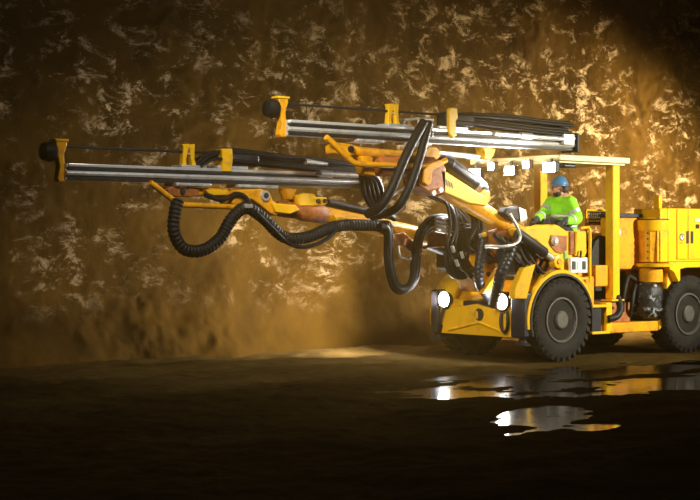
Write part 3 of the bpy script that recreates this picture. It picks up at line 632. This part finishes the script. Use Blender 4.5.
arm2 = MB().rings([S(322, 214, YF), S(336, 218, YF), S(370, 225, YF), S(398, 231, YF), S(424, 237, YF), S(476, 250, YF)], [.10, .115, .115, .12, .12, .14], 22).build('boom_arm', 'orange', rig); arm2['label'] = 'weathered yellow arm of the lower boom'
MB().pprism([(334, 215), (345, 217), (346, 221), (338, 223)], YF - .16, YF - .10).build('arm_lug', 'yellow', arm2, .008)
MB().pprism([(389, 236), (404, 232), (424, 252), (420, 256), (410, 250)], YF - .16, YF - .08).build('arm_brace', 'rust', arm2, .01)
pipe('arm_loop_guard', [S(398, 246, .25), S(400, 256, .25), S(406, 259, .25), S(411, 260, .25), S(411, 254, .25)], .018, rig, 'steel')
MB().cyl(S(426, 243, YF), S(462, 256, YF), .085).build('boom_lift_cylinder', 'dark', rig)
MB().pprism([(427, 232), (446, 230), (450, 246), (432, 248)], YF - .13, YF + .1).build('boom_knuckle', 'rust', rig, .012)
MB().pprism([(452, 236), (474, 234), (478, 262), (466, 276), (452, 268)], YF - .16, YF + .16).build('boom_foot', 'dark', rig, .02)
MB().pprism([(466, 228), (480, 226), (486, 252), (470, 254)], -.05, .25).build('valve_block', 'dark', rig, .02)

# ------------------------------------------------------------------ hoses
hose('loop_hose', [S(178, 200, .26), S(175, 212, .25), S(174, 232, .24), S(184, 249, .24), S(203, 250, .24), S(220, 238, .24), S(232, 218, .24), S(246, 208, .24), S(262, 217, .24), S(284, 237, .24), S(308, 237, .24), S(330, 228, .26), S(350, 225, .3), S(388, 226, .3)], .072, rig, 'black', ribbed=.05, seg=16)
hose('slack_hose', [S(256, 212, .16), S(270, 226, .16), S(288, 243, .16), S(304, 247, .16), S(322, 242, .18), S(334, 233, .22)], .026, rig)
hose('slack_hose', [S(205, 195, .30), S(222, 200, .28), S(236, 194, .28), S(246, 198, .26), S(252, 210, .26)], .030, rig)
MB().box(S(243, 204, .20), S(253, 208, .14)).build('hose_clamp', 'steel', rig, .004)
for k, (dy, dx, dz) in enumerate(((0, 0, 0), (.07, 2, -2), (.14, -2, 2))):
    hose('drop_hose', [S(380 + dx, 226 + dz, .22 + dy), S(388 + dx, 231, .22 + dy), S(389 + dx, 262, .20 + dy), S(395 + dx, 285 + dz, .20 + dy), S(405 + dx * .5, 289 + dz, .20 + dy), S(414 - dx, 278, .20 + dy), S(417 - dx, 248, .20 + dy), S(423 - dx, 228, .20 + dy), S(436, 219 + dz, .20 + dy), S(462, 222 + dz, .2 + dy)], .040, rig, seg=14)
for zz in range(4):
    zz = zz * 1.15
    hose('manifold_hose', [S(424, 226 + zz * 3.0, .02), S(434, 217.5 + zz * 3.2, .0), S(446, 220 + zz * 3.2, .0), S(470, 226 + zz * 3, .02)], .018, rig)
    MB().cyl(S(435, 218 + zz * 3.4, -.02), S(445, 220 + zz * 3.4, -.02), .028).build('hose_coupling', 'steel', rig)
# two fat bundles hanging from the guide on the upper feed
hose('feed_bundle', [S(424, 122, -.64), S(416, 136, -.66), S(404, 160, -.66), S(391, 190, -.62), S(380, 207, -.50), S(368, 214, -.2)], .060, rig, 'black', ribbed=.12, seg=14, amp=.025)
hose('feed_bundle', [S(429, 122, -.64), S(425, 138, -.66), S(419, 160, -.66), S(409, 188, -.62), S(398, 207, -.50), S(384, 214, -.2), S(372, 216, .1)], .054, rig, 'black', ribbed=.12, seg=14, amp=.025)
for k in range(5):
    dx = k * 4.2
    hose('back_hose', [S(360 + dx * .6, 166 + k, .0 - .05 * k), S(362 + dx, 182, -.05), S(366 + dx, 198, .0), S(376 + dx * .5, 210, .12), S(394, 215 + k, .25)], .034, rig)
hose('cross_hose', [S(386, 200, -.4), S(398, 192, -.35), S(412, 184, -.3), S(426, 182, -.3)], .015, rig, 'steel')
# the tangle under the upper boom
for k in range(11):
    a_ = random.uniform(-5, 5); b_ = random.uniform(-4, 4); yy = -.28 + .05 * k
    hose('boom_hose', [S(414 + k * 1.5, 190 + b_, yy), S(432 + k * 1.3, 197 + a_ * .6, yy), S(446 + k * 1.2, 206 + b_, yy), S(452 + k * 2 + a_, 226, yy), S(450 + k * 2.4 + b_, 250 + a_, yy), S(458 + k * 2.2, 268 + b_, yy + .05), S(470 + k, 276 + a_, yy + .05)], .021 + .006 * (k % 3), rig)
for k in range(7):
    a_ = random.uniform(-4, 4); yy = -.30 + .06 * k
    hose('boom_hose', [S(470 + k * 2, 206 + k, yy), S(474 + a_ + k, 222, yy), S(470 + k * 3, 240 + a_, yy), S(478 + k * 3 + a_, 254, yy), S(486 + k * 3, 262, yy)], .026, rig)
for k in range(3):
    hose('low_loop_hose', [S(447 + k * 4, 244, .05), S(446 + k * 4, 262, .0), S(452 + k * 4, 275 - k, .0), S(464 + k * 2, 277 - k * 2, .0), S(474, 268 - k, .05)], .032, rig)
for a_, b_ in ((452, 246), (461, 252), (456, 260), (480, 234), (496, 238), (502, 230)):
    MB().cyl(S(a_, b_, -.32), S(a_ + 2, b_ + 6, -.32), .024).build('hose_fitting', 'steel', rig)
MB().ball(S(484, 235, -.34), .045).build('fitting_cap', 'yellow', rig)
for k in range(4):
    hose('turret_hose', [S(494 + k * 5, 234 + k * 2, -.62), S(500 + k * 5, 242 + k * 2, -.64), S(508 + k * 4, 252 + k, -.64), S(516 + k * 3, 266, -.60), S(514 + k * 3, 280, -.5)], .034, rig)
for k in range(3):
    hose('valve_hose', [S(512 + k * 7, 244 + k * 3, -.84), S(516 + k * 8, 256 + k * 2, -.88), S(524 + k * 8, 266 + k * 2, -.88), S(526 + k * 9, 274, -.84)], .022, rig)
# two corrugated hoses dropping into the nose
hose('corrugated_hose', [S(484, 232, -.30), S(482, 248, -.34), S(479, 268, -.34), S(480, 284, -.32), S(488, 296, -.28), S(494, 304, -.2)], .064, rig, 'hose', ribbed=.060, seg=18, amp=.045)
hose('corrugated_hose', [S(512, 246, -.90), S(508, 257, -.90), S(501, 273, -.86), S(497, 290, -.70), S(494, 304, -.46)], .070, rig, 'hose', ribbed=.060, seg=18, amp=.045)

# ------------------------------------------------------------------ operator
def remeshed(mb, name, mat, parent, voxel, smooth=4):
    o = mb.build(name, mat, parent, smooth=180)
    r = o.modifiers.new('join', 'REMESH'); r.mode = 'VOXEL'; r.voxel_size = voxel; r.use_smooth_shade = True
    s = o.modifiers.new('soften', 'SMOOTH'); s.factor = .5; s.iterations = smooth
    return o
def limb(mb, pts, rad, seg=14):
    mb.rings(spline(pts, .02), list(np.interp(np.linspace(0, len(pts) - 1, len(spline(pts, .02))), range(len(pts)), rad)), seg)
    for p, r in ((pts[0], rad[0]), (pts[-1], rad[-1])): mb.ball(p, r, 12)
    return mb
PM = dict(skin=worn('skin', (.52, .27, .17), (.45, .22, .14), .5), vis=worn('lime_fabric', (.30, .90, .02), (.22, .62, .02), .75, amount=(.5, .9), scale=16, bump=.4),
          navyc=worn('navy_fabric', (.012, .016, .040), (.02, .022, .04), .8, bump=.3), helm=worn('blue_plastic', (.06, .22, .50), (.05, .16, .36), .3),
          refl=worn('silver_reflective_tape', (.62, .64, .64), (.45, .47, .48), .35, .2), glove=worn('dark_work_glove', (.035, .04, .05), (.10, .10, .10), .7, bump=.3),
          beard=worn('dark_hair', (.02, .014, .010), (.03, .02, .015), .7))
ox, oy = .60, -.34                              # hips
per = tag(empty('person', (ox, oy, .98)), 'operator in a lime hi-vis jacket, navy trousers and blue helmet seated at the controls', 'person')
def pz(x, y, z): return Vector((x - ox, y - oy, z - .98))
H = pz(.50, oy - .01, 2.325)                        # head centre
bd = MB()
bd.ball(H + Vector((0, 0, .035)), (.098, .077, .10)); bd.ball(H + Vector((-.022, 0, -.045)), (.075, .06, .085)); bd.ball(H + Vector((-.03, 0, -.095)), (.045, .045, .035))
limb(bd, [H + Vector((.02, 0, -.06)), pz(.56, oy, 2.19)], [.058, .062])
bd.add(*MB().ball(H + Vector((-.105, 0, -.015)), (.022, .015, .028), 10).__dict__.values())
for s in (-1, 1):
    bd.ball(H + Vector((.012, s * .078, -.01)), (.022, .012, .032), 10); bd.ball(H + Vector((-.088, s * .030, .012)), (.010, .014, .010), 8)
bd.ball(H + Vector((-.098, 0, -.058)), (.012, .026, .010), 8)
limb(bd, [pz(.56, oy, 2.16), pz(.60, oy, 1.95), pz(.61, oy, 1.74)], [.13, .14, .135])
hips = []
for s in (-1, 1):
    limb(bd, [pz(.60, oy + s * .09, 1.68), pz(.38, oy + s * .11, 1.785), pz(.15, oy + s * .12, 1.82)], [.085, .08, .06])
    limb(bd, [pz(.15, oy + s * .12, 1.82), pz(.17, oy + s * .12, 1.35), pz(.14, oy + s * .12, 1.06)], [.058, .052, .042])
    limb(bd, [pz(.15, oy + s * .12, 1.03), pz(.00, oy + s * .13, 1.015)], [.040, .034])
SHN, ELN, HAN = pz(.55, oy - .165, 2.135), pz(.62, oy - .225, 1.91), pz(.28, oy - .30, 1.86)
SHF, ELF, HAF = pz(.52, oy + .165, 2.135), pz(.36, oy + .16, 1.97), pz(.12, oy + .06, 1.90)
for a_, b_, c_ in ((SHN, ELN, HAN), (SHF, ELF, HAF)): limb(bd, [a_, b_, c_], [.055, .042, .030])
remeshed(bd, 'body', PM['skin'], per, .012)
fc_ = MB(); fc_.ball(H + Vector((-.040, 0, -.075)), (.062, .064, .055)); fc_.ball(H + Vector((.045, 0, -.03)), (.062, .080, .085)); remeshed(fc_, 'beard_and_hair', PM['beard'], per, .012)
for s in (-1, 1): MB().ball(H + Vector((-.096, s * .030, .012)), (.006, .011, .007), 10).build('eye', PM['beard'], per)
# jacket with reflective bands
jk = MB()
for p_, r_ in ((pz(.55, oy, 2.15), (.125, .175, .075)), (pz(.57, oy, 2.02), (.155, .185, .16)), (pz(.60, oy, 1.86), (.160, .185, .17)), (pz(.62, oy, 1.75), (.16, .185, .11)), (H + Vector((.025, 0, -.150)), (.100, .098, .070))): jk.ball(p_, r_, 20)
limb(jk, [SHN, ELN, ELN.lerp(HAN, .82)], [.088, .076, .058]); limb(jk, [SHF, ELF, ELF.lerp(HAF, .82)], [.088, .076, .056])
jacket = remeshed(jk, 'jacket', PM['vis'], per, .016, 3)
def band(a_, b_, r_, wdt=.05, name='reflective_band'):
    d_ = (b_ - a_).normalized(); MB().rings([a_ - d_ * wdt / 2, a_ + d_ * wdt / 2], r_, 20).build(name, PM['refl'], jacket)
band(ELN.lerp(HAN, .45), HAN, .074); band(ELF.lerp(HAF, .45), HAF, .072); band(SHN.lerp(ELN, .55), ELN, .087); band(SHF.lerp(ELF, .6), ELF, .086)
tb = MB(); n = 28
for zz, (rx, ry), xx in ((1.80, (.164, .190), .612), (1.94, (.164, .194), .585)):
    vs = []; 
    for k in range(n):
        t = 2 * PI * k / n
        for dz in (-.025, .025): v = pz(xx + rx * math.cos(t), oy + ry * math.sin(t), zz + dz); vs.append(v)
    tb.add(vs, [(2 * k, 2 * ((k + 1) % n), 2 * ((k + 1) % n) + 1, 2 * k + 1) for k in range(n)])
o = tb.build('reflective_band', PM['refl'], jacket); sd = o.modifiers.new('thick', 'SOLIDIFY'); sd.thickness = .006
tr = MB()
tr.ball(pz(.60, oy, 1.70), (.16, .18, .11), 18)
for s in (-1, 1):
    limb(tr, [pz(.60, oy + s * .09, 1.69), pz(.38, oy + s * .11, 1.795), pz(.15, oy + s * .12, 1.83)], [.105, .098, .080])
    limb(tr, [pz(.15, oy + s * .12, 1.83), pz(.17, oy + s * .12, 1.35), pz(.14, oy + s * .12, 1.09)], [.078, .070, .065])
remeshed(tr, 'trousers', PM['navyc'], per, .016, 3)
for s in (-1, 1):
    bt = MB(); limb(bt, [pz(.16, oy + s * .12, 1.12), pz(.14, oy + s * .12, 1.03)], [.060, .048]); limb(bt, [pz(.14, oy + s * .12, 1.03), pz(-.03, oy + s * .13, 1.022)], [.045, .038]); remeshed(bt, 'boot', PM['beard'], per, .012)
def glove(wr, dirv, name):
    g_ = MB(); d_ = dirv.normalized(); sd_ = Vector((0, 1, 0)); sd_ = (sd_ - d_ * sd_.dot(d_)).normalized(); up_ = sd_.cross(d_)
    if up_.z < 0: up_ = -up_
    limb(g_, [wr - d_ * .07, wr - d_ * .01], [.050, .042]); limb(g_, [wr, wr + d_ * .05], [.040, .038])
    for k in range(-1, 2): limb(g_, [wr + sd_ * .022 * k, wr + d_ * .085 + sd_ * .024 * k], [.026, .022])
    for k, l in enumerate((.062, .074, .070, .052)):
        b_ = wr + d_ * .088 + sd_ * (-.036 + .024 * k)
        limb(g_, [b_, b_ + d_ * l * .45 - up_ * .008, b_ + d_ * l * .62 - up_ * l * .45, b_ + d_ * l * .35 - up_ * l * .85], [.0115, .0110, .0105, .0095], 10)
    t0 = wr + d_ * .03 - sd_ * .035; limb(g_, [t0, t0 + d_ * .03 - sd_ * .028 - up_ * .012, t0 + d_ * .062 - sd_ * .022 - up_ * .035], [.016, .014, .011], 10)
    return remeshed(g_, name, PM['glove'], per, .006, 3)
glove(HAN, HAN - ELN + Vector((0, 0, -.05)), 'glove'); glove(HAF, HAF - ELF, 'glove')
# helmet
hm = MB(); c = H + Vector((.012, 0, .040)); vs = []; fs = []; seg = 24
for i in range(9):
    t = PI / 2 * i / 8
    for k in range(seg):
        a_ = 2 * PI * k / seg; vs.append((c.x + .122 * math.sin(t + 1e-3) * math.cos(a_), c.y + .108 * math.sin(t + 1e-3) * math.sin(a_), c.z + .135 * math.cos(t)))
for i in range(8):
    for k in range(seg): fs.append((i * seg + k, (i + 1) * seg + k, (i + 1) * seg + (k + 1) % seg, i * seg + (k + 1) % seg))
hm.add(vs, fs); helmet = hm.build('helmet', PM['helm'], per); sd = helmet.modifiers.new('thick', 'SOLIDIFY'); sd.thickness = .006
br = MB(); ring = [(c.x - .01 + (.148 if math.cos(2 * PI * k / seg) < 0 else .126) * math.cos(2 * PI * k / seg), c.y + .110 * math.sin(2 * PI * k / seg)) for k in range(seg)]
br.prism(ring, c.z - .008, c.z + .004, 'z').build('brim', PM['helm'], helmet)
MB().rings([c + Vector((-.10, 0, .078)), c + Vector((0, 0, .138)), c + Vector((.10, 0, .078))], .014, 10).build('helmet_ridge', PM['helm'], helmet)
for s in (-1, 1): MB().lathe(H + Vector((.02, s * .085, -.005)), (0, s, 0), [(0, .042), (.022, .045), (.034, .03)], 16).build('ear_defender', PM['glove'], helmet)
# joystick under the far hand
js = MB(); js.cyl((.03, -.30, 1.70), (.03, -.30, 1.88), .016, seg=10); js.ball((.03, -.30, 1.885), .03, 12); js.build('joystick', 'black', rig)
MB().box((-.12, -.60, 1.52), (.08, -.16, 1.72)).build('armrest_console', 'orange', rig, .02)
MB().box((-.10, -.40, .98), (.06, -.22, 1.52)).build('console_stand', 'dark', rig, .01)
